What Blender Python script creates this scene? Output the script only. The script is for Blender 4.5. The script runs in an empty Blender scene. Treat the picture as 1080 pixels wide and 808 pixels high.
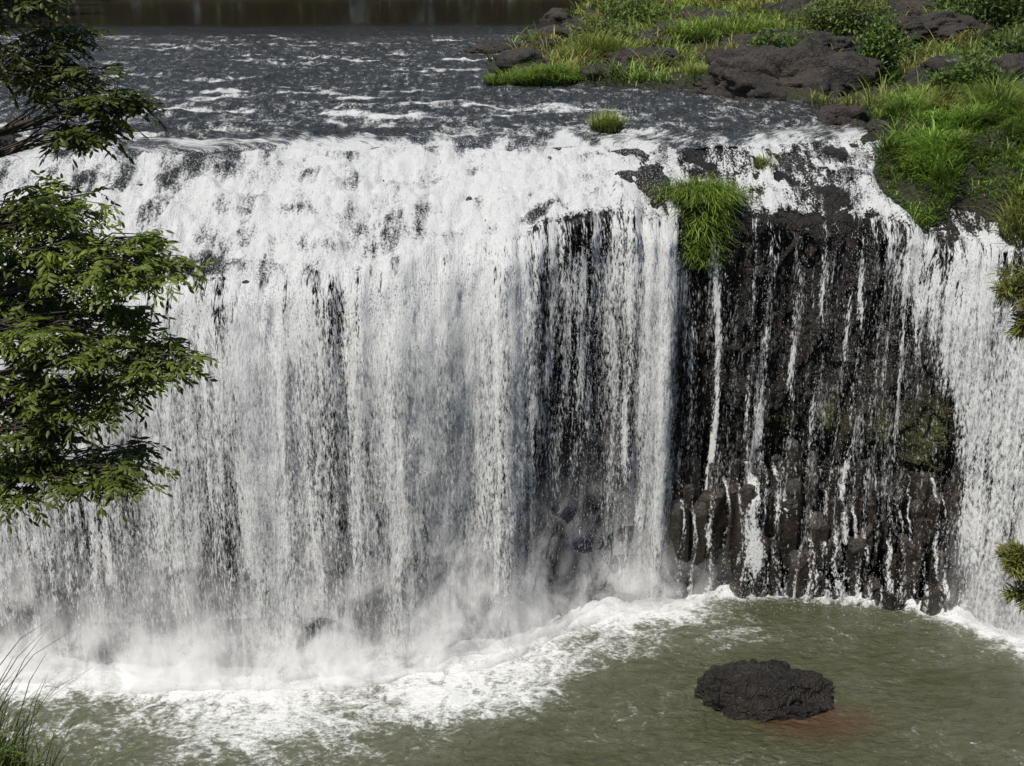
import bpy, math, numpy as np
from mathutils import Vector
rng=np.random.default_rng(7)
sc=bpy.context.scene

# ---------------- helpers ----------------
def _h(ix,iy,iz):
    h=(ix.astype(np.int64)*374761393+iy.astype(np.int64)*668265263+iz.astype(np.int64)*1274126177)&0xffffffff
    h=((h^(h>>13))*1274126177)&0xffffffff
    h=((h^(h>>16))*2246822519)&0xffffffff
    h=h^(h>>15)
    return (h&0xffffff)/float(0xffffff)
def vn(x,y,z=0.0):
    x,y,z=np.broadcast_arrays(np.asarray(x,float),np.asarray(y,float),np.asarray(z,float))
    xi=np.floor(x);yi=np.floor(y);zi=np.floor(z)
    fx=x-xi;fy=y-yi;fz=z-zi
    s=lambda t:t*t*t*(t*(t*6-15)+10)
    u,v,w=s(fx),s(fy),s(fz)
    r=0
    for a in (0,1):
        for b in (0,1):
            for c in (0,1):
                k=(u if a else 1-u)*(v if b else 1-v)*(w if c else 1-w)
                r=r+k*_h(xi+a,yi+b,zi+c)
    return r*2-1
def fbm(x,y,z=0.0,o=4,g=.5):
    r=0;a=1;f=1;t=0
    for i in range(o):
        r=r+a*vn(x*f+i*17.3,y*f+i*9.1,np.asarray(z)*f+i*3.7);t+=a;a*=g;f*=2.03
    return r/t
def worley(x,y,seed=0):
    x,y=np.broadcast_arrays(np.asarray(x,float),np.asarray(y,float))
    xi=np.floor(x);yi=np.floor(y)
    f1=np.full(x.shape,9.);f2=np.full(x.shape,9.);idr=np.zeros(x.shape)
    for a in (-1,0,1):
        for b in (-1,0,1):
            cx=xi+a;cy=yi+b
            px=cx+_h(cx,cy,cx*0+seed);py=cy+_h(cx,cy,cx*0+seed+5)
            d=np.hypot(px-x,py-y)
            rid=_h(cx,cy,cx*0+seed+11)
            m=d<f1
            f2=np.where(m,f1,np.minimum(f2,d))
            idr=np.where(m,rid,idr)
            f1=np.where(m,d,f1)
    return f1,f2,idr
def sst(a,b,x):
    t=np.clip((x-a)/(b-a),0,1);return t*t*(3-2*t)
def grid_mesh(name,P,mat,attrs=None,smooth=True):
    r,c,_=P.shape
    idx=np.arange(r*c).reshape(r,c)
    F=np.stack([idx[:-1,:-1],idx[1:,:-1],idx[1:,1:],idx[:-1,1:]],-1).reshape(-1,4)
    return mk(name,P.reshape(-1,3),F,mat,{k:v.reshape(-1) for k,v in (attrs or {}).items()},smooth)
def mk(name,V,F,mat,attrs=None,smooth=True,parent=None):
    me=bpy.data.meshes.new(name)
    V=np.asarray(V,float)
    me.from_pydata(V.tolist(),[],F.tolist() if hasattr(F,'tolist') else F)
    for k,v in (attrs or {}).items():
        v=np.asarray(v,np.float32)
        if v.ndim==1:
            a=me.attributes.new(k,'FLOAT','POINT');a.data.foreach_set('value',v)
        else:
            a=me.attributes.new(k,'FLOAT_COLOR','POINT')
            v4=np.ones((len(v),4),np.float32);v4[:,:3]=v
            a.data.foreach_set('color',v4.reshape(-1))
    if smooth: me.polygons.foreach_set('use_smooth',np.ones(len(me.polygons),bool))
    me.materials.append(mat);me.update()
    ob=bpy.data.objects.new(name,me);sc.collection.objects.link(ob)
    if parent: ob.parent=parent
    return ob
def empty(name):
    e=bpy.data.objects.new(name,None);sc.collection.objects.link(e);return e

# node helpers
class NT:
    def __init__(s,name):
        s.m=bpy.data.materials.new(name);s.m.use_nodes=True
        s.t=s.m.node_tree;s.t.nodes.clear()
    def n(s,typ,**k):
        nd=s.t.nodes.new(typ)
        for a,b in k.items(): setattr(nd,a,b)
        return nd
    def set(s,sock,v):
        if isinstance(v,bpy.types.NodeSocket): s.t.links.new(v,sock)
        else: sock.default_value=v
    def math(s,op,a,b=0.0,c=None,clamp=False):
        nd=s.n('ShaderNodeMath',operation=op);nd.use_clamp=clamp
        s.set(nd.inputs[0],a);s.set(nd.inputs[1],b)
        if c is not None: s.set(nd.inputs[2],c)
        return nd.outputs[0]
    def attr(s,name,col=False):
        nd=s.n('ShaderNodeAttribute',attribute_name=name)
        return nd.outputs['Color'] if col else nd.outputs['Fac']
    def noise(s,vec,scale,detail=3,rough=.5,dist=0.0):
        nd=s.n('ShaderNodeTexNoise');s.set(nd.inputs['Vector'],vec)
        nd.inputs['Scale'].default_value=scale;nd.inputs['Detail'].default_value=detail
        nd.inputs['Roughness'].default_value=rough;nd.inputs['Distortion'].default_value=dist
        return nd.outputs['Fac']
    def vor(s,vec,scale,feature='F1'):
        nd=s.n('ShaderNodeTexVoronoi',feature=feature);s.set(nd.inputs['Vector'],vec)
        nd.inputs['Scale'].default_value=scale
        return nd.outputs['Distance']
    def comb(s,x,y,z):
        nd=s.n('ShaderNodeCombineXYZ')
        for i,v in enumerate((x,y,z)): s.set(nd.inputs[i],v)
        return nd.outputs[0]
    def vmul(s,v,k):
        nd=s.n('ShaderNodeVectorMath',operation='MULTIPLY');s.set(nd.inputs[0],v);nd.inputs[1].default_value=k
        return nd.outputs[0]
    def upnormal(s,nrm,v):
        a=s.n('ShaderNodeVectorMath',operation='ADD');s.set(a.inputs[0],nrm);a.inputs[1].default_value=v
        b=s.n('ShaderNodeVectorMath',operation='NORMALIZE');s.set(b.inputs[0],a.outputs[0])
        return b.outputs[0]
    def pos(s): return s.n('ShaderNodeNewGeometry').outputs['Position']
    def ss(s,x,a,b):
        nd=s.n('ShaderNodeMapRange',interpolation_type='SMOOTHSTEP')
        s.set(nd.inputs[0],x);s.set(nd.inputs[1],a);s.set(nd.inputs[2],b)
        return nd.outputs[0]
    def mixc(s,f,a,b,bt='MIX'):
        nd=s.n('ShaderNodeMix',data_type='RGBA',blend_type=bt)
        s.set(nd.inputs[0],f);s.set(nd.inputs[6],a if isinstance(a,bpy.types.NodeSocket) else (*a,1))
        s.set(nd.inputs[7],b if isinstance(b,bpy.types.NodeSocket) else (*b,1))
        return nd.outputs[2]
    def bump(s,h,strength,dist,normal=None):
        nd=s.n('ShaderNodeBump');s.set(nd.inputs['Height'],h)
        s.set(nd.inputs['Strength'],strength);nd.inputs['Distance'].default_value=dist
        if normal: s.set(nd.inputs['Normal'],normal)
        return nd.outputs[0]
    def pbr(s,col,rough,normal=None,spec=.5,**k):
        nd=s.n('ShaderNodeBsdfPrincipled')
        s.set(nd.inputs['Base Color'],col if isinstance(col,bpy.types.NodeSocket) else (*col,1))
        s.set(nd.inputs['Roughness'],rough);s.set(nd.inputs['Specular IOR Level'],spec)
        if normal: s.set(nd.inputs['Normal'],normal)
        for a,b in k.items(): s.set(nd.inputs[a.replace('_',' ')],b)
        return nd.outputs[0]
    def mixs(s,f,a,b):
        nd=s.n('ShaderNodeMixShader');s.set(nd.inputs[0],f);s.t.links.new(a,nd.inputs[1]);s.t.links.new(b,nd.inputs[2])
        return nd.outputs[0]
    def out(s,sh,vol=None):
        o=s.n('ShaderNodeOutputMaterial')
        if sh: s.t.links.new(sh,o.inputs[0])
        if vol: s.t.links.new(vol,o.inputs[1])
        return s.m

# ---------------- materials ----------------
def rock_mat(name,wet=.35,k=1.0,bs=.9,crack=True):
    t=NT(name);p=t.pos()
    n1=t.noise(p,.6,4);n2=t.noise(p,5,5,.65);n3=t.noise(p,22,3)
    c=t.mixc(t.ss(n1,.35,.65),(.011*k,.0095*k,.0085*k),(.030*k,.024*k,.019*k))
    c=t.mixc(t.ss(n2,.52,.75),c,(.058*k,.047*k,.038*k))
    veg=t.attr('veg');moss=t.attr('moss')
    c=t.mixc(t.math('MULTIPLY',t.ss(n2,.36,.52),moss),c,(.10,.115,.016))
    soil=t.mixc(t.ss(n2,.4,.6),(.02,.035,.01),(.06,.055,.03))
    c=t.mixc(veg,c,soil)
    h=t.math('ADD',t.math('MULTIPLY',n2,1.0),t.math('MULTIPLY',n3,.35))
    if crack:
        v=t.vor(p,2.2,'DISTANCE_TO_EDGE')
        h=t.math('ADD',h,t.math('MULTIPLY',t.ss(v,0,.08),.25))
    b=t.bump(h,bs,.2)
    r=t.math('ADD',wet,t.math('MULTIPLY',n2,.35))
    r=t.math('MAXIMUM',r,t.math('MULTIPLY',veg,.9))
    return t.out(t.pbr(c,r,b,.45))
M_rock=rock_mat('wet_basalt',.16,1.15)
M_cols=rock_mat('wet_column_basalt',.10,1.8,.6,False)
M_rockdry=rock_mat('dry_basalt',.45,2.2)
FOAMC=(.84,.85,.845,1)
def water_mat(name,seed=0.0,veil=False,soft=0.0):
    t=NT(name)
    lx=t.attr('lx');ls=t.attr('ls')
    lx=t.math('ADD',lx,seed)
    vs=t.comb(lx,t.math('MULTIPLY',ls,.08),seed)
    vg=t.comb(lx,t.math('MULTIPLY',ls,.24),seed)
    n1=t.noise(vs,3.6,2,.65,.2)
    n2=t.noise(vg,13,2.5,.75)
    if veil:
        val=t.math('ADD',t.math('MULTIPLY',n1,.40),t.math('MULTIPLY',n2,.60))
    else:
        n3=t.noise(vg,1.9,1,.6,.5)
        val=t.math('ADD',t.math('MULTIPLY',n1,.33),t.math('MULTIPLY',n2,.47))
        val=t.math('ADD',val,t.math('MULTIPLY',n3,.20))
    hb=t.math('ADD',t.math('MULTIPLY',n2,1.0),t.math('MULTIPLY',n1,1.0))
    bf=t.upnormal(t.bump(hb,.75,.22),(-.08,-.12,.42))
    fo=t.n('ShaderNodeBsdfDiffuse');fo.inputs[0].default_value=FOAMC;t.set(fo.inputs['Normal'],bf)
    tr=t.n('ShaderNodeBsdfTranslucent');tr.inputs[0].default_value=FOAMC
    sh=t.mixs(.22,fo.outputs[0],tr.outputs[0])
    if not veil:
        foam=t.attr('foam')
        thr=t.math('SUBTRACT',.68,t.math('MULTIPLY',foam,.36))
        ff=t.ss(t.math('SUBTRACT',val,thr),-.08,.09)
        p=t.pos()
        w1=t.noise(t.vmul(p,(1,1.3,1)),2.6,3,.65,.3)
        turb=t.attr('turb')
        bw=t.bump(w1,t.math('MULTIPLY',turb,1.0),.8)
        deep=t.pbr(t.mixc(turb,(.028,.022,.012),(.046,.049,.047)),.16,bw,.5)
        sh=t.mixs(ff,deep,sh)
    cov=t.attr('cover')
    th2=t.math('SUBTRACT',.70,t.math('MULTIPLY',cov,.36))
    af=t.ss(t.math('SUBTRACT',val,th2),-.035-soft,.05+soft)
    tp=t.n('ShaderNodeBsdfTransparent')
    sh=t.mixs(af,tp.outputs[0],sh)
    return t.out(sh)
M_water=water_mat('rushing_water')
M_veil=water_mat('water_veil',13.7,True,.03)
M_veil2=water_mat('water_veil_outer',41.3,True,.10)

def mist_mat():
    t=NT('mist');p=t.pos();a=t.attr('dens')
    n=t.noise(t.vmul(p,(1,1,.7)),.75,3,.6,.6)
    al=t.math('MULTIPLY',a,t.ss(n,.26,.68))
    fo=t.n('ShaderNodeBsdfDiffuse');fo.inputs[0].default_value=(.95,.95,.95,1)
    g=t.n('ShaderNodeNewGeometry').outputs['Normal']
    t.set(fo.inputs['Normal'],t.upnormal(g,(-.3,-.4,1.4)))
    tp=t.n('ShaderNodeBsdfTransparent')
    return t.out(t.mixs(al,tp.outputs[0],fo.outputs[0]))
M_mist=mist_mat()

def pool_mat():
    t=NT('pool_water');p=t.pos()
    foam=t.attr('foam');sh_=t.attr('shallow')
    n1=t.noise(p,1.0,5,.7,1.5);n2=t.noise(t.vmul(p,(1,1.6,1)),5,4,.7,.8)
    val=t.math('ADD',t.math('MULTIPLY',n1,.55),t.math('MULTIPLY',n2,.45))
    thr=t.math('SUBTRACT',.72,t.math('MULTIPLY',foam,.46))
    ff=t.ss(t.math('SUBTRACT',val,thr),-.08,.13)
    w=t.noise(t.vmul(p,(1,1.9,1)),1.5,5,.62,.4)
    bw=t.bump(w,1.0,.42)
    c=t.mixc(t.ss(n1,.3,.7),(.056,.059,.024),(.076,.080,.034))
    c=t.mixc(sh_,c,(.085,.045,.018))
    c=t.mixc(t.math('MULTIPLY',foam,.75,clamp=True),c,(.26,.28,.21))
    deep=t.pbr(c,.10,bw,.5)
    fo=t.pbr((.86,.87,.86),.7,t.bump(n2,.6,.2),.2)
    return t.out(t.mixs(ff,deep,fo))
M_pool=pool_mat()

def leafy(name,rough=.45,trans=.35):
    t=NT(name)
    c=t.attr('col',True);p=t.pos()
    n=t.noise(p,1.5,2)
    hs=t.n('ShaderNodeHueSaturation');t.set(hs.inputs['Color'],c)
    t.set(hs.inputs['Value'],t.math('ADD',.65,t.math('MULTIPLY',n,.7)))
    a=t.pbr(hs.outputs[0],rough,None,.4)
    tr=t.n('ShaderNodeBsdfTranslucent');t.set(tr.inputs[0],hs.outputs[0])
    return t.out(t.mixs(trans,a,tr.outputs[0]))
M_leaf=leafy('leaves');M_grass=leafy('grass_blades',.5,.3)
def bark():
    t=NT('bark');p=t.pos();n=t.noise(t.vmul(p,(1,1,.3)),30,4,.7)
    return t.out(t.pbr(t.mixc(n,(.03,.024,.018),(.12,.1,.08)),.85,t.bump(n,.6,.02),.2))
M_bark=bark()

# ---------------- layout curves ----------------
XS=[-60,-40,-20,-14,-10,-6,-3,0,2,4,7,12,16,18,20,24,40,60]
def ybase(x): return np.interp(x,XS,[5,2,0.2,-.3,-.3,0.1,.8,1.8,3.1,4.5,5.1,4.7,4.1,3.4,1.8,1.0,3,6])+.25*vn(np.asarray(x)*.35,3.3)
def outk(x): return np.interp(x,[-60,-3,0,2,6,7.5,15,19,60],[1.7,1.7,1.5,1.2,1.0,1.7,1.7,1.5,1.5])
def outw(x): return np.interp(x,[-60,-3,0,2,6,7.5,15,19,60],[1.7,1.7,1.5,1.0,.8,.5,.7,1.5,1.5])
def yknee(x): return ybase(x)+outk(x)+.45*fbm(np.asarray(x)*.7,8.,o=3)+.12*vn(np.asarray(x)*3.,1.)
def zknee(x): return np.interp(x,[-60,-20,-12,-8,-4,0,4,8,14,17,20,60],[14.1,14.2,14.0,14.3,14.6,15.5,15.6,15.3,15.4,15.0,14.3,14.3])+.55*fbm(np.asarray(x)*.5,1.,o=3)
def ybrink(x): return np.interp(x,[-60,-22,-17,-5,6,12,20,60],[8,7.5,9.6,10.4,10.4,11.5,12,14])+2.0*fbm(np.asarray(x)*.3,5.,o=3)
def xbank(y): return np.interp(y,[3,7,10,16,21,26,29,33,50,73,95,130],[19.5,17.5,17,16,14.5,11.5,3.5,-1,0,4,6,9])
def xleft(y): return np.interp(y,[0,10,30,75,130],[-24,-22.5,-31,-47,-60])
def bankmask(x,y):
    n=fbm(x*.18,y*.12,2.,3)*3
    r=sst(-.5,2.2,x-xbank(y)+n)
    l=sst(-1,3,xleft(y)-x+n)
    f=sst(126,134,y+n)
    return np.maximum(np.maximum(r,l),f)
def grassmask(x,y):
    e=.5*fbm(x*.8,y*.8,6.,3)
    a=sst(1.15,.8,((x-16.2)/1.5)**2+((y-8.6)/2.3)**2+e)
    b=sst(17.2,18.1,x+e)*sst(5.9,7.2,y+e)
    c=sst(1.15,.8,((x-20.2)/1.7)**2+((y-5.2)/1.1)**2+e)
    return np.maximum(np.maximum(a,b),c)
def h_up(x,y):
    m=bankmask(x,y)
    bed=17.62+.33*fbm(x*.5,y*.5,0,4)
    far=np.maximum(0,np.hypot(np.maximum(np.abs(x)-30,0),np.maximum(y-120,0)))
    w1,w2,idr=worley(x*.28,y*.22,3)
    hi=18.2+.4*fbm(x*.25,y*.2,4.,4)+.3*fbm(x*1.1,y*1.1,1.,3)+.6*np.clip(1-w1*1.6,0,1)*idr+far*.05+12*sst(200,500,far)*(1+fbm(x*.004,y*.004,0,3))
    return bed*(1-m)+np.maximum(hi,bed)*m
def steps(t,x):
    ph=.9*vn(x*.3,2.)
    k=t*4+ph;f=k-np.floor(k)
    s=np.clip(t*.5+.5*(np.floor(k)+sst(.3,.95,f)-ph)/4,0,1)
    return .72*s+.28*t**3
def slope_ground(x,y,t):
    yb=ybrink(x)
    z0=h_up(x,yb);zk=zknee(x)
    fade=sst(0,.12,t)*(1-.6*sst(.93,1,t))
    rb=fade*(.32*fbm(x*.9,y*.9,3.,4)+.3*(worley(x*.7,y*.7,2)[2]-.5))*np.interp(x,[1,6],[.32,1])
    return z0+(zk-z0)*steps(t,x)+rb-fade*np.interp(x,[1,6],[.12,0])+.5*grassmask(x,y)*sst(0,.2,t)*(1-sst(.85,1,t))
def zground(x,y):
    t=np.clip((y-ybrink(x))/(yknee(x)-ybrink(x)),0,1)
    return np.where(y>ybrink(x),np.maximum(h_up(x,y),17.8),slope_ground(x,y,t))

# ---------------- ground sheet ----------------
xd=np.arange(-25,27,.1)
xo=np.concatenate([-np.geomspace(600,25.4,45),xd,np.geomspace(27.3,600,45)])
def hill(x,y):
    z=23.4-.88*(y+40.5)
    z=np.minimum(z,24.3+0*z)
    z=z+3.3*np.exp(-((x+4.3)**2/(2*1.1**2)+(y+33.6)**2/(2*1.8**2)))
    z=z+2.2*sst(4.6,7.5,x)*sst(-28,-32,y)
    z=z+.2*fbm(x*.4,y*.4,6.,4)
    return z
rows=[]
X=xo
dU=np.concatenate([np.geomspace(900,30,50),np.arange(29.6,6,-.3),np.arange(6,0,-.12)])
Y=ybrink(X)[None]+dU[:,None];XX=np.broadcast_to(X,Y.shape)
Z=h_up(XX,Y)
vegU=bankmask(XX,Y)*sst(-.35,.1,fbm(XX*.4,Y*.3,9.,3)+.15)
rows.append((XX,Y,Z,vegU,0*Z))
T=np.linspace(0,1,90)[:,None]
yb=ybrink(X)[None];yk=yknee(X)[None];zk=zknee(X)[None]
Y=yb+(yk-yb)*T;XX=np.broadcast_to(X,Y.shape)
grassm=grassmask(XX,Y)
Z=slope_ground(XX,Y,T+0*Y)
rows.append((XX,Y,Z,grassm,0*Z))
zf=-1.3+19.5*sst(27,50,np.abs(X))[None]
T=np.linspace(0.004,1,210)[:,None]
zl=Z[-1:];yl=Y[-1:]
ZZ=zl+(zf-zl)*T;XX=np.broadcast_to(X,ZZ.shape)
f1,f2,idr=worley(XX/.62+.15*fbm(XX,ZZ*.5,0,2),ZZ/2.6,7)
g1,g2,idg=worley(XX/1.9,ZZ/3.6,9)
D=.34*(idr-.5)+.5*(idg-.5)-.28*(1-sst(0,.13,f2-f1))+.12*fbm(XX*1.6,ZZ*1.2,0,5)+.35*fbm(XX*.25,ZZ*.25,3.,2)
amp=sst(0,.04,T)
pocket=.8*np.exp(-((XX-2.2)/1.6)**2)*sst(0,.2,T)
back=.5*sst(7,5,ZZ)*sst(6.2,7.2,XX)*sst(18.5,17.5,XX)
YY=yl+D*amp*1.0+pocket+.25*sst(0,.05,T)-.25*T+back
moss=np.clip(np.exp(-((XX-17.0)/.6)**2-((ZZ-6.6)/1.6)**2)+1.*np.exp(-((XX-13.2)/.5)**2-((ZZ-7)/.7)**2)+.7*np.exp(-((XX-15.5)/.7)**2-((ZZ-6.8)/1.0)**2)+.4*np.exp(-((XX-11.2)/.5)**2-((ZZ-6.4)/1)**2),0,1)
rows.append((XX,YY,ZZ,0*ZZ,moss))
yl=YY[-1:]
T=np.linspace(.02,1,30)[:,None]
Y=yl+(-11-yl)*T;XX=np.broadcast_to(X,Y.shape)
rows.append((XX,Y,zf+.2*fbm(XX*.5,Y*.5),0*Y,0*Y))
Y=np.concatenate([np.arange(-11.3,-45,-.35),-np.geomspace(46,900,30)])[:,None]+0*X[None];XX=np.broadcast_to(X,Y.shape)
zz=np.minimum(hill(XX,Y),30)
blend=sst(-11,-15,Y)
Z=np.maximum(zf,-1.3)*(1-blend)+np.maximum(np.maximum(zz,zf),-1.3)*blend
rows.append((XX,Y,Z,np.ones_like(Z)*blend,0*Y))
P=np.concatenate([np.stack([a,b,c],-1) for a,b,c,_,_ in rows],0)
grid_mesh('ground',P,M_rock,{'veg':np.concatenate([r[3] for r in rows]),'moss':np.concatenate([r[4] for r in rows])})

# ---------------- water: river + waterfall ----------------
STR=[(7.05,.2,.06),(8.0,.5,.09),(8.45,.22,.06),(8.8,.3,.05),(9.5,.35,.08),(9.95,.5,.1),(10.3,.3,.06),(11.2,.2,.05),(11.5,.38,.07),(12.1,.42,.09),(12.5,.2,.05),(13.2,.32,.06),(13.6,.46,.1),(14.4,.38,.08),(14.9,.25,.06),(15.4,.38,.09),(6.7,.3,.08)]
def facecover(x,z,sd=0.):
    c=np.interp(x,[-26,-20,-17,-13,-11.5,-10.4,-9.3,-8.4,-7.5,-6.3,-5,-3,-1.6,-.6,.3,.9,1.8,2.8,3.4,4.3,5.0,5.5,6.1,6.5,7.0],
                  [.55,.60,.56,.60,.56,.50,.92,.86,.56,.48,.64,.76,.64,.58,.52,.38,.28,.30,.40,.42,.55,.88,.84,.32,.02])
    hgt=sst(0,15,z)
    c=c+.25*(hgt-.38)*sst(0,.3,c)
    c=c+(.12*vn(x*1.2,z*.05,3.+sd)+.11*vn(x*3.4,z*.09,8.+sd)+.06*vn(x*7,z*.2,5.+sd))*sst(.1,.4,c)
    th=0
    for i,(px,a,w) in enumerate(STR):
        pxz=px+.25*vn(z*.12,i*3.1)
        brk=.75+.6*vn(z*.4,i*7.7+sd)
        th=th+a*np.exp(-((x-pxz)/w/1.6)**2)*brk
    dk=np.where(x>6.7,.17+.13*vn(x*2.2,z*.1,5.+sd),0)+th*1.0
    xb=np.interp(z,[0,6,10,15.5],[17.8,17.5,16.4,13.6])+.3*vn(z*.6,5.)
    rt=(.70+.15*vn(x*1.6,z*.05,2.+sd)+.1*vn(x*4,z*.08,2.+sd))*sst(-1.0,1.3,x-xb)
    return np.clip(np.maximum(np.maximum(c,dk),rt),0,1.1)
def slopecover(x,y,t):
    c=np.interp(x,[-26,-20,1,3,6,7.5,9,10.5,12,13,14.5,16,17.5,18.6,20,26],[.9,1.3,1.3,.92,.8,.45,.5,.7,.45,.75,.85,.5,.5,.8,.85,.6])
    c=c+.4*fbm(x*.7,y*.35,4.,3)*sst(1,6,x)
    top=1-sst(0,.2,t)
    fc=facecover(x,15.5+0*x)
    k=sst(.86,1,t)
    c=c*(1-k)+fc*k
    return np.maximum(c,top*1.0)*(1-.95*grassmask(x,y))
xw=np.arange(-26,26,.085)
dR=np.concatenate([np.geomspace(140,60,30),np.arange(59.5,30,-.4),np.arange(30,14,-.25),np.arange(14,4,-.16),np.arange(4,0,-.085)])
ext=np.concatenate([-np.geomspace(75,26.3,16),xw,np.geomspace(26.4,60,12)])
X=ext
def pack(X,Y,Z,ls,foam,cover,turb):
    P=np.stack([np.broadcast_to(X,Y.shape),Y,Z],-1)
    at=dict(lx=np.broadcast_to(X,Y.shape).copy(),ls=ls,foam=foam,cover=cover,turb=turb)
    return P,at
def foamtop(x,y):
    q=y-ybrink(x)+4.8*fbm(x*.4,y*.12,6.,4)+1.4*fbm(x*1.8,y*.5,2.,2)+.3
    return sst(3.4,-2.2,q)
Y=ybrink(X)[None]+dR[:,None];XX=np.broadcast_to(X,Y.shape)
turb=sst(80,55,Y+6*fbm(XX*.05,Y*.05))
wv=turb*(.24*fbm(XX*.5,Y*.7,1.,4)+.15*fbm(XX*1.6,Y*2.0,2.,3))
Zr=18.0+wv*sst(0,3,dR)[:,None]-.35*np.exp(-(dR[:,None])/1.2)
near=sst(20,0,dR)[:,None]
rif=fbm(XX*.07,Y*.13,7.,3)
def riffle(XX,Y): return np.clip(fbm(XX*.38,Y*.9,12.,4)*2.3-.30,0,1.0)
foamR=turb*(.19+.46*riffle(XX,Y)*(.45+.7*np.clip(rif*2+.5,0,1))+.24*near*(.5+fbm(XX*.4,Y*.3,3.,2)))
foamR=np.maximum(foamR,.9*foamtop(XX,Y)*turb)*np.interp(XX,[4,9],[1,.85])
P,at=pack(X,Y,Zr,-Y*3.2,foamR,np.full_like(Y,1.4),turb)
at['lx']=at['lx']*.7
kk=sst(3,0,dR)[:,None];at['lx']=at['lx']*(1-kk)+XX*kk
grid_mesh('river',P,M_water,at)
T=np.linspace(0,1,125)[:,None]
yb=ybrink(X)[None];yk=yknee(X)[None];zk=zknee(X)[None]
Ys=yb+(yk-yb)*T;XX=np.broadcast_to(X,Ys.shape)
z0=Zr[-1:]
sl=steps(T+0*Ys,XX)
dens=slopecover(XX,Ys,T+0*Ys)
Zs=z0+(zk-z0)*sl+sst(0,.1,T)*(.16+.22*fbm(XX*.7,Ys*.5,3.,4)+.28*fbm(XX*1.9,Ys*1.1,8.,4)*np.clip(dens,.2,1)+.09*fbm(XX*5,Ys*3,8.,2))
foamS=.80+.45*fbm(XX*.9,Ys*.22,5.,4)+.26*fbm(XX*2.6,Ys*.5,15.,3)+.12*np.sin(sl*25.0+3*vn(XX*.2,1.))
foamS=foamS*np.interp(XX,[5,8],[1,.85])
def gs(a,b,c,d_,w): return w*np.exp(-((XX-a)/b)**2-((T-c)/d_)**2)
foamS=foamS-gs(-11,2.2,.9,.09,.45)-gs(-4.5,1.6,.76,.07,.4)-gs(1.5,1.3,.85,.08,.4)-gs(-15,2,.35,.08,.35)-gs(-8,1.2,.62,.06,.25)-gs(3.5,.8,.3,.06,.3)
foamS=np.maximum(np.minimum(foamS,1.15)*foamtop(XX,Ys),.2)
P1,a1=pack(X,Ys,Zs,-Ys*3.2,foamS,dens,np.ones_like(Ys))
def facesheet(X,n,off,seed,disp=.22,zst=0.0):
    T=np.linspace(0,1,n)[:,None]
    yk=yknee(X)[None];zk=zknee(X)[None]+.16
    drop=(zk+.1-zst)*T
    Z=zk-zst-drop;XX=np.broadcast_to(X,Z.shape)
    Y=yk-off*sst(0,.05,T)-outw(X)[None]*np.sqrt(np.clip((drop+zst)/15,0,2))
    Y=Y-sst(0,.06,T)*(disp*fbm(XX*.9+seed,Z*.08,seed,4)+.25*disp*fbm(XX*5+seed,Z*1.2,seed,2))
    Y=Y-.25*np.exp(-((XX+3.1)/2.2)**2-((Z-12.0)/3.0)**2)*sst(0,.1,T)
    return T,XX,Y,Z,facecover(XX,Z,seed)
T,XF,YF,ZF,cF=facesheet(X,190,.30,2.,.42)
cF=cF+.38*np.exp(-((XF+3.1)/1.2)**2-((ZF-11.4)/1.9)**2)+.2*np.exp(-((XF+2.4)/1.4)**2-((ZF-8)/3)**2)
k1=sst(0,.06,T)
foamF=foamS[-1:]*(1-k1)+1.25*k1
ls0=-Ys[-1:]*3.2
P2,a2=pack(X,YF,ZF,ls0+(ZF[:1]-ZF),foamF,cF,np.ones_like(ZF))
k=sst(0,.05,T)[...,None]
P2=P2*k+(np.concatenate([P1[-1:]]*len(P2))+np.stack([0*ZF,(YF-YF[:1]),(ZF-ZF[:1])],-1))*(1-k)
P=np.concatenate([P1,P2[1:]]);at={q:np.concatenate([a1[q],a2[q][1:]]) for q in a1}
fall=empty('waterfall')
o=grid_mesh('main_sheet',P,M_water,at);o.parent=fall
Xv=np.arange(-26,26,.2)
for i,(off,m,cs) in enumerate([(.62,M_veil,.78),(1.0,M_veil2,.60)]):
    T,XX,Y,Z,c=facesheet(Xv,110,off,5.+9*i,.45,.1)
    c=c*cs*sst(0,.15,T+.03*vn(XX*2,3.))
    if i==1: c=c+.06*sst(7,0,Z)*sst(.3,.5,c)
    c=np.where(XX>6.6,np.where(XX<17,c*.75,c),c)
    Pv,av=pack(Xv,Y,Z,(Z[:1]-Z)+3*i,np.full_like(Z,1.3),c,np.ones_like(Z))
    del av['foam'];del av['turb']
    o=grid_mesh('veil_%d'%(i+1),Pv,m,av);o.parent=fall

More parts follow.
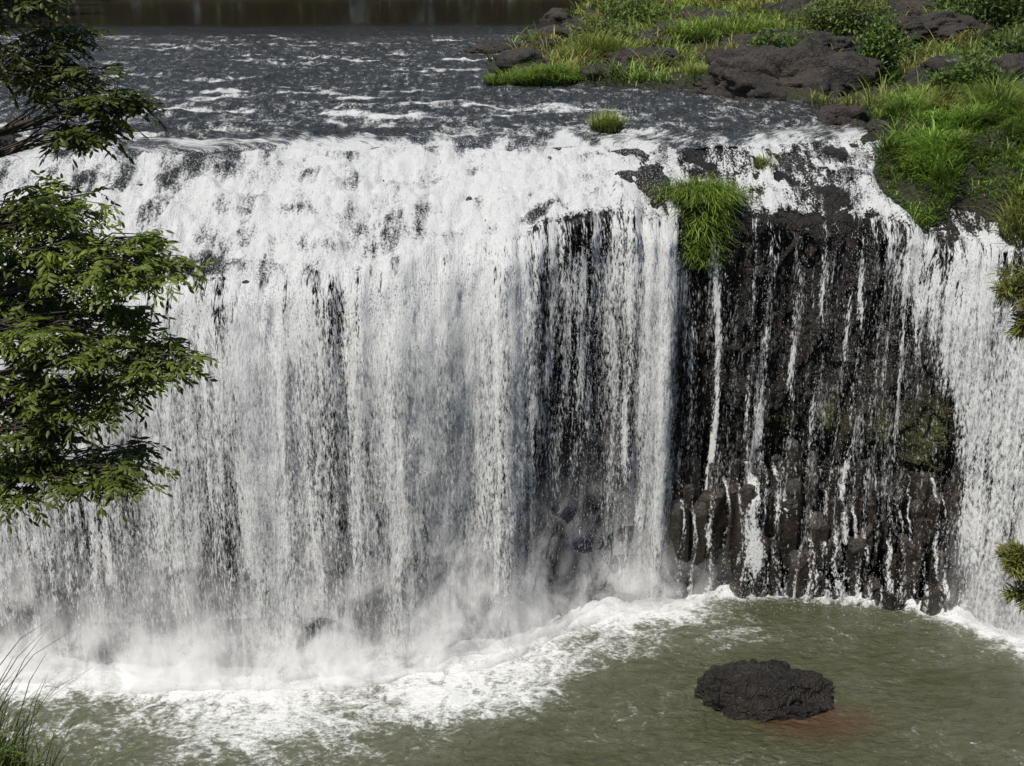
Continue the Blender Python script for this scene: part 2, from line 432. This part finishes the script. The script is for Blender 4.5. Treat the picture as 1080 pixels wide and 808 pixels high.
def droplets(n):
    x=rng.uniform(-24,23,n*3);z=15.4*rng.random(n*3)**1.15
    c=facecover(x,z);keep=rng.random(n*3)<np.clip(c-.1,0,1)*.6
    x=x[keep];z=z[keep]
    drop=np.clip(15.4-z,0,16)
    y=yknee(x)-outw(x)*np.sqrt(drop/15)-.25-np.abs(rng.normal(0,.38,len(x)))*(.3+drop/15)
    s=rng.uniform(.007,.019,len(x));e=rng.uniform(1.5,4.5,len(x))
    m=n//3
    x2=rng.uniform(-22,6,m);t2=rng.random(m)**1.1
    y2=ybrink(x2)+(yknee(x2)-ybrink(x2))*t2
    z2=17.7+(zknee(x2)-17.7)*steps(t2,x2)+.12+np.abs(rng.normal(0,.2,m))
    s2=rng.uniform(.008,.022,m);e2=rng.uniform(.8,1.6,m)
    k=n
    x3=rng.uniform(-24,22,k);w=np.clip(facecover(x3,0*x3+2),0,1);q=rng.random(k)<w
    x3=x3[q];z3=rng.exponential(.6,len(x3));y3=ybase(x3)-.3+rng.normal(0,.8,len(x3))-.2*z3
    s3=rng.uniform(.007,.022,len(x3));e3=rng.uniform(.8,1.8,len(x3))
    C=np.concatenate([np.stack([x,y,z],-1),np.stack([x2,y2,z2],-1),np.stack([x3,y3,z3],-1)])
    s=np.concatenate([s,s2,s3]);e=np.concatenate([e,e2,e3])
    N=len(C)
    base=np.array([[0,0,1.],[.94,0,-.33],[-.47,.82,-.33],[-.47,-.82,-.33]])
    a=rng.uniform(0,6.28,N);ca,sa=np.cos(a),np.sin(a)
    V=np.zeros((N,4,3))
    for j,b in enumerate(base):
        V[:,j,0]=C[:,0]+s*(b[0]*ca-b[1]*sa);V[:,j,1]=C[:,1]+s*(b[0]*sa+b[1]*ca);V[:,j,2]=C[:,2]+s*e*b[2]
    i0=(np.arange(N)*4)[:,None]
    F=np.concatenate([i0+np.array([[0,1,2]]),i0+np.array([[0,2,3]]),i0+np.array([[0,3,1]]),i0+np.array([[1,3,2]])])
    return V.reshape(-1,3),F
t=NT('water_drops');fo=t.n('ShaderNodeBsdfDiffuse');fo.inputs[0].default_value=FOAMC
tr=t.n('ShaderNodeBsdfTranslucent');tr.inputs[0].default_value=FOAMC
M_drop=t.out(t.mixs(.4,fo.outputs[0],tr.outputs[0]))
V,F=droplets(50000)
o=mk('droplets',V,F,M_drop,smooth=False);o.parent=fall

ms=empty('mist')
Xm=np.arange(-23,21.5,.35)
mprof=np.interp(Xm,[-23,-20,-12,-4,0,2.5,4.2,6,7.5,9.5,17,18.5,21.5],[.7,.9,1.0,1.15,1.2,.8,.85,.8,.35,.0,.0,.55,.75])
for i,(dy,hh,al) in enumerate([(-.5,7.4,.38),(-1.0,5.2,.42),(-1.5,3.4,.50),(-2.1,2.1,.58)]):
    T=np.linspace(0,1,22)[:,None];XX=np.broadcast_to(Xm,(22,len(Xm)))
    H=hh*(1+.35*vn(Xm*.4,i*3.)[None])*(.45+.55*mprof[None])
    Z=T*H+.02;Y=ybase(Xm)[None]+dy*(.35+.65*mprof[None])+.9*T**1.5+.35*vn(XX*.6,Z*.6,i*5.)
    de=al*mprof[None]*np.cos(T*math.pi/2)**1.2*sst(-.15,.10,T)
    o=grid_mesh('spray_%d'%(i+1),np.stack([XX,Y,Z],-1),M_mist,dict(dens=de+0*Z));o.parent=ms

# ---------------- pool ----------------
xp=np.arange(-27,27,.14);yp=np.arange(-13,8,.14)
PX,PY=np.meshgrid(xp,yp)
d=ybase(PX)-PY
w=np.interp(PX,[-27,-20,-12,-5,0,3,4.5,7,8.5,12,16.5,18,20,27],[2.6,2.8,3.1,2.8,2.3,1.7,2.4,2.0,.7,.4,.6,1.4,2.0,1.9])*(1+.3*fbm(PX*.35,3.,0,2))
fm=np.where(d>0,np.exp(-(np.clip(d,0,99)/w)**1.3),1.0)*1.08
fm=fm+.28*np.exp(-((d-4.2)/2.0)**2)*sst(-15,-9,PX)*sst(7,1,PX)
fm=fm+.22*np.exp(-((d-3.0)/1.8)**2)*sst(2,5,PX)*sst(13,8,PX)+.12
fm=np.clip(fm+.2*fbm(PX*.3,PY*.6,3.),0,1.2)
rk=np.exp(-(((PX-10.7)/2.3)**2+((PY+4.2)/1.2)**2)**1.5)
PZ=.06*fbm(PX*.8,PY*1.3,2.)+fm**2*(.12+.28*fbm(PX*1.4,PY*1.4,5.,3))*sst(.3,.9,fm)
grid_mesh('pool',np.stack([PX,PY,PZ],-1),M_pool,dict(foam=fm*(1-rk*.7),shallow=rk))

# ---------------- rocks ----------------
def icos(sub):
    import bmesh
    bm=bmesh.new();bmesh.ops.create_icosphere(bm,subdivisions=sub,radius=1)
    V=np.array([v.co[:] for v in bm.verts]);F=np.array([[v.index for v in f.verts] for f in bm.faces]);bm.free();return V,F
IV,IF=icos(6)
JV,JF=icos(4)
def rockverts(V,c,r,seed,rough,pk=(0,0)):
    V=V.copy()
    n=fbm(V[:,0]*1.3+seed,V[:,1]*1.3,V[:,2]*1.3+seed,5)
    f1,f2,i_=worley(V[:,0]*2.6+seed+V[:,2],V[:,1]*2.6+V[:,2]*1.1,seed)
    k=1+rough*n*1.7+rough*.6*(i_-.5)*sst(0,.12,f2-f1)+.12*fbm(V[:,0]*6,V[:,1]*6,V[:,2]*6+seed,4)
    V=V*k[:,None]
    V[:,2]*=1+pk[0]*V[:,0]+pk[1]*V[:,1]
    return V*np.array(r)+np.array(c)
def boulder(name,c,r,seed,mat,rough=.25,pk=(0,0)):
    V=rockverts(IV,c,r,seed,rough,pk)
    return mk(name,V,IF,mat,dict(veg=np.zeros(len(V)),moss=np.zeros(len(V))))
boulder('pool_boulder',(9.3,-2.6,-.2),(2.35,1.5,1.3),31,M_rock,.24,(-.32,0))
boulder('river_boulder',(8.6,38,18.0),(2.6,2.2,1.2),5,M_rockdry,.38)
boulder('river_boulder',(14.6,27,17.9),(4.1,2.6,2.2),8,M_rockdry,.4)
boulder('river_boulder',(25.0,25.5,18.0),(4.2,2.6,1.9),11,M_rockdry,.4)
boulder('river_boulder',(19,46,18.2),(5,3,1.3),14,M_rockdry,.38)
boulder('river_boulder',(-.5,50,17.8),(3.,2,.8),17,M_rockdry,.35)
boulder('river_boulder',(30,56,18.4),(5,3,1.8),21,M_rockdry,.38)
boulder('river_boulder',(-21.5,9.6,17.6),(1.6,1.6,1.0),24,M_rock,.3)
VV=[];FF=[];off=0
for i in range(60):
    y=rng.uniform(13,90);x=rng.uniform(xbank(y)-1.5,xbank(y)+10+y*.3);r=rng.uniform(.5,1.5)*(.7+y/70)
    if y<24 and x>17: r*=.4
    z=max(float(h_up(np.array(x),np.array(y))),17.85)
    v=rockverts(JV,(x,y,z+.05*r),(r,r*.8,r*rng.uniform(.35,.6)),i*3.3,.38)
    VV.append(v);FF.append(JF+off);off+=len(v)
V=np.concatenate(VV);mk('riverbank_rocks',V,np.concatenate(FF),M_rockdry,dict(veg=np.zeros(len(V)),moss=np.zeros(len(V))))

def coltop(cx,r_):
    if cx<9.9: return [4.3,4.8,5.0,5.1,5.2][r_]
    if cx<12: return [2.0,3.4,4.7,5.1,5.2][r_]
    return [1.0,2.0,3.1,4.0,4.9][r_]
CSP=.5
def columns():
    Vs=[];Fs=[];o=0
    def add(cx,cy,top,r):
        nonlocal o
        ns=6;ang=rng.uniform(0,1)+np.arange(ns)*2*np.pi/ns+rng.uniform(-.2,.2,ns)
        rr=r*rng.uniform(.86,1.12,ns);tilt=rng.normal(0,.11,2)
        lv=[(-1.3,1.0),(top*.35,1.0),(top*.7,.98),(top-.3,.95),(top-.1,.82),(top+.03,.48)]
        for z,k in lv:
            ja=rng.uniform(-.05,.05,ns)
            for i in range(ns):
                dx=math.cos(ang[i])*(rr[i]*k+ja[i]);dy=math.sin(ang[i])*(rr[i]*k+ja[i])
                Vs.append((cx+dx+.03*math.sin(z*3),cy+dy,z+(dx*tilt[0]+dy*tilt[1])*3))
        L=len(lv)
        for j in range(L-1):
            for i in range(ns):
                a=o+j*ns+i;b=o+j*ns+(i+1)%ns
                Fs.append((a,b,b+ns,a+ns))
        Fs.append(tuple(o+(L-1)*ns+i for i in range(ns)))
        o+=L*ns
    step=.86
    for r_ in range(5):
        for c_ in range(15):
            cx=6.7+c_*step+(r_%2)*step/2+rng.normal(0,.15);cy=float(ybase(cx))-.15+r_*CSP+rng.normal(0,.18)
            if cx>18.3: continue
            top=coltop(cx,r_)+rng.normal(0,.5)
            add(cx,cy,max(.35,top),rng.uniform(.34,.54))
    for cx,cy,tp in [(1.2,3.0,1.6),(1.9,3.4,2.6),(1.4,3.9,5.2),(.9,3.7,4.2),(2.6,4.0,1.3),(3.3,4.7,.9),(.5,3.3,3.6)]:
        add(cx,cy,tp,.5)
    return np.array(Vs),Fs
V,F=columns()
V[:,0]+=.07*fbm(V[:,0]*2,V[:,1]*2,V[:,2]*2);V[:,1]+=.1*fbm(V[:,0]*2+9,V[:,1]*2,V[:,2]*1.5)
o=mk('basalt_columns',V,F,M_cols,dict(veg=np.zeros(len(V)),moss=np.zeros(len(V))),smooth=False)
bv=o.modifiers.new('b','BEVEL');bv.width=.09;bv.segments=2

def trickles():
    V=[];F=[];LX=[];LS=[];CV=[]
    L=[(9.85,.4,.75),(9.3,.12,.5),(8.1,.16,.65),(8.7,.1,.5),(7.4,.1,.5),(10.4,.12,.5),(10.9,.2,.65),(6.9,.16,.6)]
    L+=[(q+rng.normal(0,.08),rng.uniform(.06,.2),rng.uniform(.4,.65)) for q in np.arange(11.3,17.8,.42)]
    for x0,w,cv in L:
        m=5;yb_=float(ybase(x0));pts=[]
        for r_ in (4,3,2,1,0):
            z=coltop(x0,r_)+.12;y=yb_-.15+r_*CSP
            if pts and pts[-1][1]>z+.3:
                pts.append((y+.12,pts[-1][1]-.05));pts.append((y-.02,z+.25))
            else: pts.append((y,z))
        pts.append((yb_-.6,pts[-1][1]-.25));pts.append((yb_-.78,pts[-1][1]*.5));pts.append((yb_-.84,0.0))
        pts=np.array(pts);dd=np.concatenate([[0],np.cumsum(np.hypot(*(np.diff(pts,axis=0).T)))])
        n=40;q=np.linspace(0,dd[-1],n);yy=np.interp(q,dd,pts[:,0]);zz=np.interp(q,dd,pts[:,1])
        b=len(V)
        for j in range(n):
            for i in range(m):
                s=(i/(m-1)-.5)*2
                V.append((x0+s*w*(.7+.9*j/n)+.08*math.sin(zz[j]*1.7+x0*3),yy[j]-.1+.06*s*s,zz[j]));LX.append(x0+s*w);LS.append(q[j]*1.5);CV.append(cv*(1-.75*s*s)*(.85+.4*float(vn(q[j]*1.2,x0))))
        for j in range(n-1):
            for i in range(m-1):
                a=b+j*m+i;F.append((a,a+m,a+m+1,a+1))
    return np.array(V),F,dict(lx=np.array(LX),ls=np.array(LS),cover=np.array(CV))
V,F,a=trickles();o=mk('ledge_trickles',V,F,M_veil,a);o.parent=fall

# ---------------- grass ----------------
def blades(P,L,W,lean,col,droop=.5,up=1.0):
    N=len(P)
    az=rng.uniform(0,2*np.pi,N)
    dx=np.cos(az)+lean[0];dy=np.sin(az)+lean[1]
    nn=np.hypot(dx,dy)+1e-6;dx/=nn;dy/=nn
    sp=rng.uniform(.15,.7,N);dr=droop*rng.uniform(.6,1.3,N)
    V=np.zeros((N,8,3))
    px,py=-dy,dx
    for j,t in enumerate((0,.38,.72,1.)):
        hx=L*(sp*t*.8+dr*.5*t*t);hz=L*up*(t*(1-.25*sp)-dr*.75*t**2.4)
        w=W*(1-.85*t**1.6)
        for k,s in enumerate((-1,1)):
            V[:,j*2+k,0]=P[:,0]+dx*hx+px*w*s;V[:,j*2+k,1]=P[:,1]+dy*hx+py*w*s;V[:,j*2+k,2]=P[:,2]+hz
    i0=(np.arange(N)*8)[:,None]
    F=np.concatenate([i0+np.array([[j*2,j*2+1,j*2+3,j*2+2]]) for j in range(3)])
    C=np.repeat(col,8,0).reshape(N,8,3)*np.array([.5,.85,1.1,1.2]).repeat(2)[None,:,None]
    return V.reshape(-1,3),F,C.reshape(-1,3)
GREEN=np.array([.20,.31,.05]);YEL=np.array([.36,.33,.10])
def gcol(N,mix=.25):
    r=rng.random((N,1));c=GREEN*(1-r*mix)+YEL*r*mix
    return c*rng.uniform(.55,1.35,(N,1))
def clump(name,cx,cy,rx,ry,n,L,zf,mix=.2,lean=(0,0),droop=.5,W=.03,dome=0):
    a=rng.uniform(0,6.28,n);r=np.sqrt(rng.random(n))*(1+.4*vn(a*1.2,cx))
    x=cx+rx*r*np.cos(a);y=cy+ry*r*np.sin(a)
    z=zf(x,y)-.05+dome*np.clip(1-r*r,0,1)
    l=L*rng.uniform(.4,1.3,n)*(1-.3*r)*(1+.5*fbm(x*1.3,y*1.1,cx,2))
    V,F,C=blades(np.stack([x,y,z],-1),l,np.full(n,W),lean,gcol(n,mix)*(1+.35*vn(x*1.1,y*1.1))[:,None],droop)
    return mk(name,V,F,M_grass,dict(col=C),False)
n=150000
x=rng.uniform(-3,62,n);y=10+rng.random(n)**1.6*104
bm_=bankmask(x,y);pn=fbm(x*.22,y*.16,9.,3)+.35*fbm(x*.8,y*.5,5.,2)
dens=bm_*sst(-.12,.08,pn+.02)
inr=np.zeros(n,bool)
for (a,b,c,d_) in [(8.6,38,2.3,2.),(14.6,26.5,3.6,2.6),(25,24.6,3.6,2.8),(19,45,4.5,2.6),(30,55,4.5,2.6)]:
    inr|=((x-a)/c)**2+((y-b)/d_)**2<1
kp=(rng.random(n)<dens)&(~inr)&((y>ybrink(x)-1.0))
x=x[kp];y=y[kp]
m=80000
x2=rng.uniform(14.2,33,m);y2=rng.uniform(3.8,22,m)
e=fbm(x2*.5,y2*.4,2.,3)*.5
ins=np.zeros(m,bool)
for (a,b,c,d_) in [(21.5,15,4.8,6.5),(28,14,6,8)]:
    ins|=((x2-a)/c)**2+((y2-b)/d_)**2+e<1
ins|=(grassmask(x2,y2)>.5)&(y2<14)
ins&=(vn(x2*.9,y2*.8,4.)>-.7)
x=np.concatenate([x,x2[ins]]);y=np.concatenate([y,y2[ins]]);N=len(x)
hb=fbm(x*1.0,y*.7,3.,3);yel=np.clip(.12+fbm(x*.25,y*.2,8.,2)*1.5+.5*sst(20,30,y)-.4*sst(22,15,y),0,1)[:,None]
col=(GREEN*(1-yel)+YEL*yel)*rng.uniform(.55,1.3,(N,1))*(1+.6*vn(x*.6,y*.45))[:,None]
L=np.clip(1.05+2.2*hb,.25,2.4)*rng.uniform(.5,1.3,N)
V,F,C=blades(np.stack([x,y,zground(x,y)-.05],-1),L,.020+.0006*y,(-.1,-.35),col,.55)
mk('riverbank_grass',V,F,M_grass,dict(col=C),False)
n=5200
s=rng.random(n);x=7.4+rng.normal(0,.7,n)*(1-.5*s);y=7.7-1.6*s+rng.normal(0,.12,n);z=16.05-np.clip(s-.5,0,1)*5.0+.12*rng.normal(size=n)
V,F,C=blades(np.stack([x,y,z],-1),rng.uniform(.5,1.9,n)*(1.15-.4*s),np.full(n,.017),(-.1,-.8),gcol(n,.2)*(1+.45*vn(x*2.2,z*2.2))[:,None],.8)
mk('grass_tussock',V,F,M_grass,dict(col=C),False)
clump('grass_tussock',4.2,13.6,.65,.6,520,1.5,lambda x,y:0*x+17.95,.7,(0,-.1),.5,.022)
clump('grass_tussock',1.8,30.2,2.9,1.3,4500,1.7,lambda x,y:0*x+17.9,.15,(0,-.2),.6,.03,.2)
clump('grass_tussock',5.6,40.5,2.6,2,3000,2.1,lambda x,y:0*x+18.1,.8,(0,0),.4,.035,.4)
clump('grass_tussock',11.,31,2.6,1.3,2800,1.5,lambda x,y:0*x+18.0,.95,(0,0),.4,.03,.1)
clump('grass_tussock',16.5,56,5,3,5000,2.0,lambda x,y:0*x+18.5,.2,(0,0),.5,.05,.4)
clump('grass_tussock',10.3,9.2,.4,.3,160,.9,lambda x,y:zground(x,y),.7,(0,-.2),.5,.02)

def leaves(P,Dn,Ln,Wd,col):
    N=len(P)
    up=rng.normal(0,.45,(N,3))+np.array([0,-.1,1.])
    side=np.cross(Dn,up);side/=np.linalg.norm(side,axis=1)[:,None]+1e-6
    nrm=np.cross(side,Dn)
    L=Ln[:,None];W=Wd[:,None]
    V=np.stack([P,P+Dn*L*.3+side*W*.85-nrm*W*.25,P+Dn*L*.65+side*W*.8-nrm*W*.3,P+Dn*L-nrm*L*.1,P+Dn*L*.65-side*W*.8-nrm*W*.3,P+Dn*L*.3-side*W*.85-nrm*W*.25,P+Dn*L*.45],1)
    i0=(np.arange(N)*7)[:,None]
    F=np.concatenate([i0+np.array([[0,1,2,6]]),i0+np.array([[6,2,3,4]]),i0+np.array([[0,6,4,5]])])
    return V.reshape(-1,3),F,np.repeat(col,7,0)
def unit(v): return v/(np.linalg.norm(v,axis=-1,keepdims=True)+1e-9)
def tube(pts,rad,V,F,ns=6):
    pts=[Vector(p) for p in pts];o=len(V)
    for i,p in enumerate(pts):
        d=(pts[min(i+1,len(pts)-1)]-pts[max(i-1,0)]).normalized()
        a=d.cross(Vector((.3,.9,.1))).normalized();b=d.cross(a)
        for k in range(ns):
            an=2*math.pi*k/ns;q=p+(a*math.cos(an)+b*math.sin(an))*rad[i];V.append(tuple(q))
    for i in range(len(pts)-1):
        for k in range(ns):
            a=o+i*ns+k;b=o+i*ns+(k+1)%ns;F.append((a,b,b+ns,a+ns))
def bush(name,c,r,n,ln,colb,trunkz):
    e=empty(name)
    k=30;cc=unit(rng.normal(size=(k,3)))*rng.uniform(.3,1.0,(k,1))*np.array(r)+np.array(c)
    idx=rng.integers(0,k,n);P=cc[idx]+rng.normal(0,.17,(n,3))*np.array(r)
    D=unit(rng.normal(size=(n,3))+np.array([0,0,.3]))
    col=np.array(colb)*rng.uniform(.6,1.4,(n,1))
    V,F,C=leaves(P,D,rng.uniform(.7,1.3,n)*ln,np.full(n,ln*.22),col)
    mk('foliage',V,F,M_leaf,dict(col=C),False,e)
    V=[];F=[]
    for q in cc[:14]:
        tube([(c[0],c[1],trunkz),((c[0]+q[0])/2,(c[1]+q[1])/2,(trunkz+q[2])/2+.1),tuple(q)],[.07,.045,.015],V,F,5)
    mk('stems',np.array(V),F,M_bark,parent=e)
    return e
bush('shrub',(20.2,28,20.0),(1.5,1.3,2.1),3500,.28,(.12,.19,.04),18)
bush('shrub',(30,34,19.8),(3,2,1.8),3500,.3,(.12,.18,.04),18)
bush('shrub',(24,52,20),(3.5,2,1.8),3000,.35,(.15,.2,.05),18)
bush('shrub',(6.2,47,19.2),(2.2,1.6,1.5),2600,.3,(.2,.24,.07),18)
bush('shrub',(38,60,20.5),(5,3,2.5),3500,.45,(.1,.16,.04),18)
bush('shrub',(11,72,19.5),(4,3,1.6),2800,.4,(.15,.21,.05),18)
bush('shrub',(22.5,20,19.2),(2.2,1.5,1.3),2600,.28,(.12,.19,.04),18)
bush('shrub',(16,37,19.3),(2.4,1.4,1.3),2200,.28,(.13,.2,.045),18)
bush('shrub',(26,16,18.9),(2.4,1.4,1.2),2600,.26,(.13,.2,.04),18)

def forest():
    Vt=[];Ft=[]
    xs=np.concatenate([np.linspace(-95,95,44)+rng.normal(0,1.5,44),np.linspace(-100,100,40)+rng.normal(0,2,40),
        rng.uniform(-68,-54,12),rng.uniform(48,75,14)])
    ys=np.concatenate([rng.uniform(136,141,44),rng.uniform(144,155,40),rng.uniform(60,130,12),rng.uniform(50,130,14)])
    VV=[];FF=[];CC=[];off=0
    for x,y in zip(xs,ys):
        h=rng.uniform(13,24);g=float(h_up(np.array(x),np.array(y)))
        tube([(x,y,g-.5),(x+rng.normal(0,.3),y,g+h*.5),(x+rng.normal(0,.6),y,g+h*.9)],[.35,.25,.08],Vt,Ft,6)
        k=16;cc=np.stack([x+rng.normal(0,2.6,k),y+rng.normal(0,2.2,k),g+h*rng.uniform(.02,1,k)],-1)
        m=900;idx=rng.integers(0,k,m);P=cc[idx]+rng.normal(0,1.1,(m,3))
        col=np.array([.045,.07,.02])*rng.uniform(.6,1.4)*rng.uniform(.7,1.3,(m,1))
        a,b,c=leaves(P,unit(rng.normal(size=(m,3))),rng.uniform(.9,1.7,m),rng.uniform(.3,.6,m),col)
        VV.append(a);FF.append(b+off);CC.append(c);off+=len(a)
    e=empty('distant_forest')
    mk('crowns',np.concatenate(VV),np.concatenate(FF),M_leaf,dict(col=np.concatenate(CC)),False,e)
    mk('trunks',np.array(Vt),Ft,M_bark,parent=e)
forest()

def near_tree(name,trunk,ells,leaf,kind):
    e=empty(name);V=[];F=[];LP=[];LD=[];LL=[];LW=[];LC=[]
    tube(trunk,list(np.linspace(.17,.04,len(trunk))),V,F,10)
    tz=[p[2] for p in trunk]
    def tp(z):
        z=min(max(z,tz[0]),tz[-1])
        return np.array([np.interp(z,tz,[p[i] for p in trunk]) for i in range(3)])
    for (c,r,n,bright) in ells:
        c=np.array(c);r=np.array(r)
        st=tp(c[2]-.5)
        mid=(st+c)/2+np.array([0,0,.12])+rng.normal(0,.06,3)
        main=[st,st*.6+mid*.4+rng.normal(0,.03,3),mid,mid*.5+c*.5+rng.normal(0,.05,3),c]
        tube([tuple(q) for q in main],[.035,.028,.02,.014,.009],V,F,6)
        for i in range(n):
            t_=unit(rng.normal(size=3))*rng.random()**.45*r+c
            s=rng.random();bp=mid*(1-s)+c*s
            m2=(bp+t_)/2+np.array([0,0,.07])+rng.normal(0,.03,3)
            tube([tuple(bp),tuple(m2),tuple(t_)],[.008,.005,.0025],V,F,4)
            if kind=='pin':
                tb=rng.uniform(.75,1.25)
                for q in range(rng.integers(4,8)):
                    rd=unit(np.array([*rng.normal(size=2),rng.normal(-.05,.35)]))
                    rl=rng.uniform(.09,.18);o_=t_*(1-.3*q/6)+m2*(.3*q/6)
                    k=rng.integers(7,11)
                    for j in range(k):
                        f=(j+1)/k;pp=o_+rd*rl*f+np.array([0,0,-.05*f*f])
                        sd=unit(np.cross(rd,[0,0,1.]))*(1 if j%2 else -1)
                        dd=unit(rd*.55+sd*(.9 if j<k-1 else .1)+np.array([0,0,-.3])+rng.normal(0,.15,3))
                        LP.append(pp);LD.append(dd);LL.append(leaf*rng.uniform(.6,1.25));LW.append(leaf*.18)
                        LC.append(np.array([.15,.20,.03])*bright*tb*rng.uniform(.75,1.25))
            else:
                for q in range(14):
                    o_=t_*(1-q/20)+m2*(q/20)
                    main_d=unit(t_-bp+rng.normal(0,.3,3))
                    for j in range(6):
                        dd=unit(main_d*.8+rng.normal(0,.45,3)+np.array([0,0,-.1]))
                        LP.append(o_+rng.normal(0,.015,3));LD.append(dd);LL.append(leaf*rng.uniform(.6,1.3));LW.append(leaf*.07)
                        LC.append(np.array([.2,.21,.05])*bright*rng.uniform(.6,1.4))
    a,b,c=leaves(np.array(LP),np.array(LD),np.array(LL),np.array(LW),np.array(LC))
    mk('leaves',a,b,M_leaf,dict(col=c),False,e)
    mk('trunk_and_branches',np.array(V),F,M_bark,parent=e)
ell=[((-2.72,-33.2,24.05),(.55,.5,.2),48,1.2),((-3.05,-33.1,24.28),(.45,.5,.22),48,1.25),((-2.35,-33.3,23.97),(.34,.35,.1),22,1.2),
 ((-2.75,-33.4,23.6),(.55,.5,.22),46,1.1),((-2.3,-33.5,23.42),(.34,.4,.12),22,1.1),((-3.1,-33.4,23.2),(.45,.5,.32),46,.85),((-2.7,-33.4,23.2),(.35,.4,.15),22,.9),
 ((-2.65,-33.6,22.72),(.42,.4,.13),32,.8),((-3.2,-33.6,22.65),(.35,.4,.16),22,.75),((-3.2,-33.1,23.75),(.4,.5,.28),40,1.1),((-3.1,-33.5,22.95),(.35,.4,.2),22,.8),
 ((-2.95,-32.8,25.25),(.42,.4,.25),34,.5),((-2.55,-32.9,24.95),(.25,.3,.16),18,.5),((-3.15,-32.7,25.6),(.5,.4,.25),34,.5),((-2.8,-32.9,24.78),(.28,.3,.08),11,.55),
 ((-4.1,-33.2,23.6),(.8,.8,.7),45,1),((-4.2,-33.4,25),(.9,.9,.7),50,.9),((-4.4,-33.6,26.3),(1.1,1.1,.7),50,1),((-5.5,-33.8,25),(.9,.9,.8),40,1),((-5,-34.3,24),(.8,.8,.6),30,1)]
near_tree('overhanging_tree',[(-4.5,-33.7,19.6),(-4.45,-33.65,21),(-4.6,-33.6,22.6),(-4.4,-33.5,24.4),(-4.5,-33.6,26.6)],ell,.07,'pin')
ell=[((4.0,-31.5,23.35),(.16,.3,.14),10,1.),((4.1,-31.6,23.1),(.2,.3,.12),10,1.),((4.02,-32.2,21.3),(.14,.25,.08),8,1.1),((4.1,-32.2,21.0),(.14,.25,.1),8,1.1),
 ((5,-31.8,23.5),(.5,.5,.5),20,1),((5.4,-31.8,24.6),(.7,.7,.6),24,1),((5.0,-32,21.8),(.4,.5,.4),14,1)]
near_tree('casuarina_tree',[(5.4,-32,17.5),(5.35,-31.9,20),(5.45,-31.9,22.5),(5.4,-31.9,25)],ell,.11,'needle')

n=1700
x=rng.normal(-3.6,.36,n);y=rng.normal(-33.6,.35,n)
V,F,C=blades(np.stack([x,y,hill(x,y)-.05],-1),rng.uniform(.3,1.45,n)*np.where(rng.random(n)<.82,.55,1.),np.full(n,.007),(.4,0),gcol(n,.5)*.6,.45)
mk('foreground_grass',V,F,M_grass,dict(col=C),False)
n=20000
x=rng.uniform(-14,14,n);y=rng.uniform(-46,-14,n)
V,F,C=blades(np.stack([x,y,hill(x,y)-.05],-1),rng.uniform(.2,.45,n),np.full(n,.012),(0,0),gcol(n,.35)*.5,.5)
mk('hillside_grass',V,F,M_grass,dict(col=C),False)

# ---------------- light, sky, camera ----------------
d=Vector((-.34,-.34,.88)).normalized()
el=math.asin(d.z);az=math.atan2(d.x,d.y)
w=bpy.data.worlds.new('World');sc.world=w;w.use_nodes=True
nt=w.node_tree;nt.nodes.clear()
sky=nt.nodes.new('ShaderNodeTexSky');sky.sky_type='NISHITA';sky.sun_disc=False
sky.sun_elevation=el;sky.sun_rotation=az
bg=nt.nodes.new('ShaderNodeBackground');bg.inputs[1].default_value=.07
ow=nt.nodes.new('ShaderNodeOutputWorld');nt.links.new(sky.outputs[0],bg.inputs[0]);nt.links.new(bg.outputs[0],ow.inputs[0])
L=bpy.data.lights.new('sun','SUN');L.energy=3.7;L.angle=math.radians(.5);L.color=(1,.955,.88)
lo=bpy.data.objects.new('sun',L);lo.rotation_euler=d.to_track_quat('Z','Y').to_euler();sc.collection.objects.link(lo)
cam=bpy.data.cameras.new('camera');co=bpy.data.objects.new('camera',cam);sc.collection.objects.link(co)
cam.sensor_width=36;cam.lens=43.47;cam.clip_end=3000;cam.clip_start=.1
co.location=(0,-41,26);co.rotation_euler=(math.radians(70),0,0)
sc.camera=co
sc.view_settings.view_transform='Standard';sc.view_settings.look='None';sc.view_settings.exposure=0
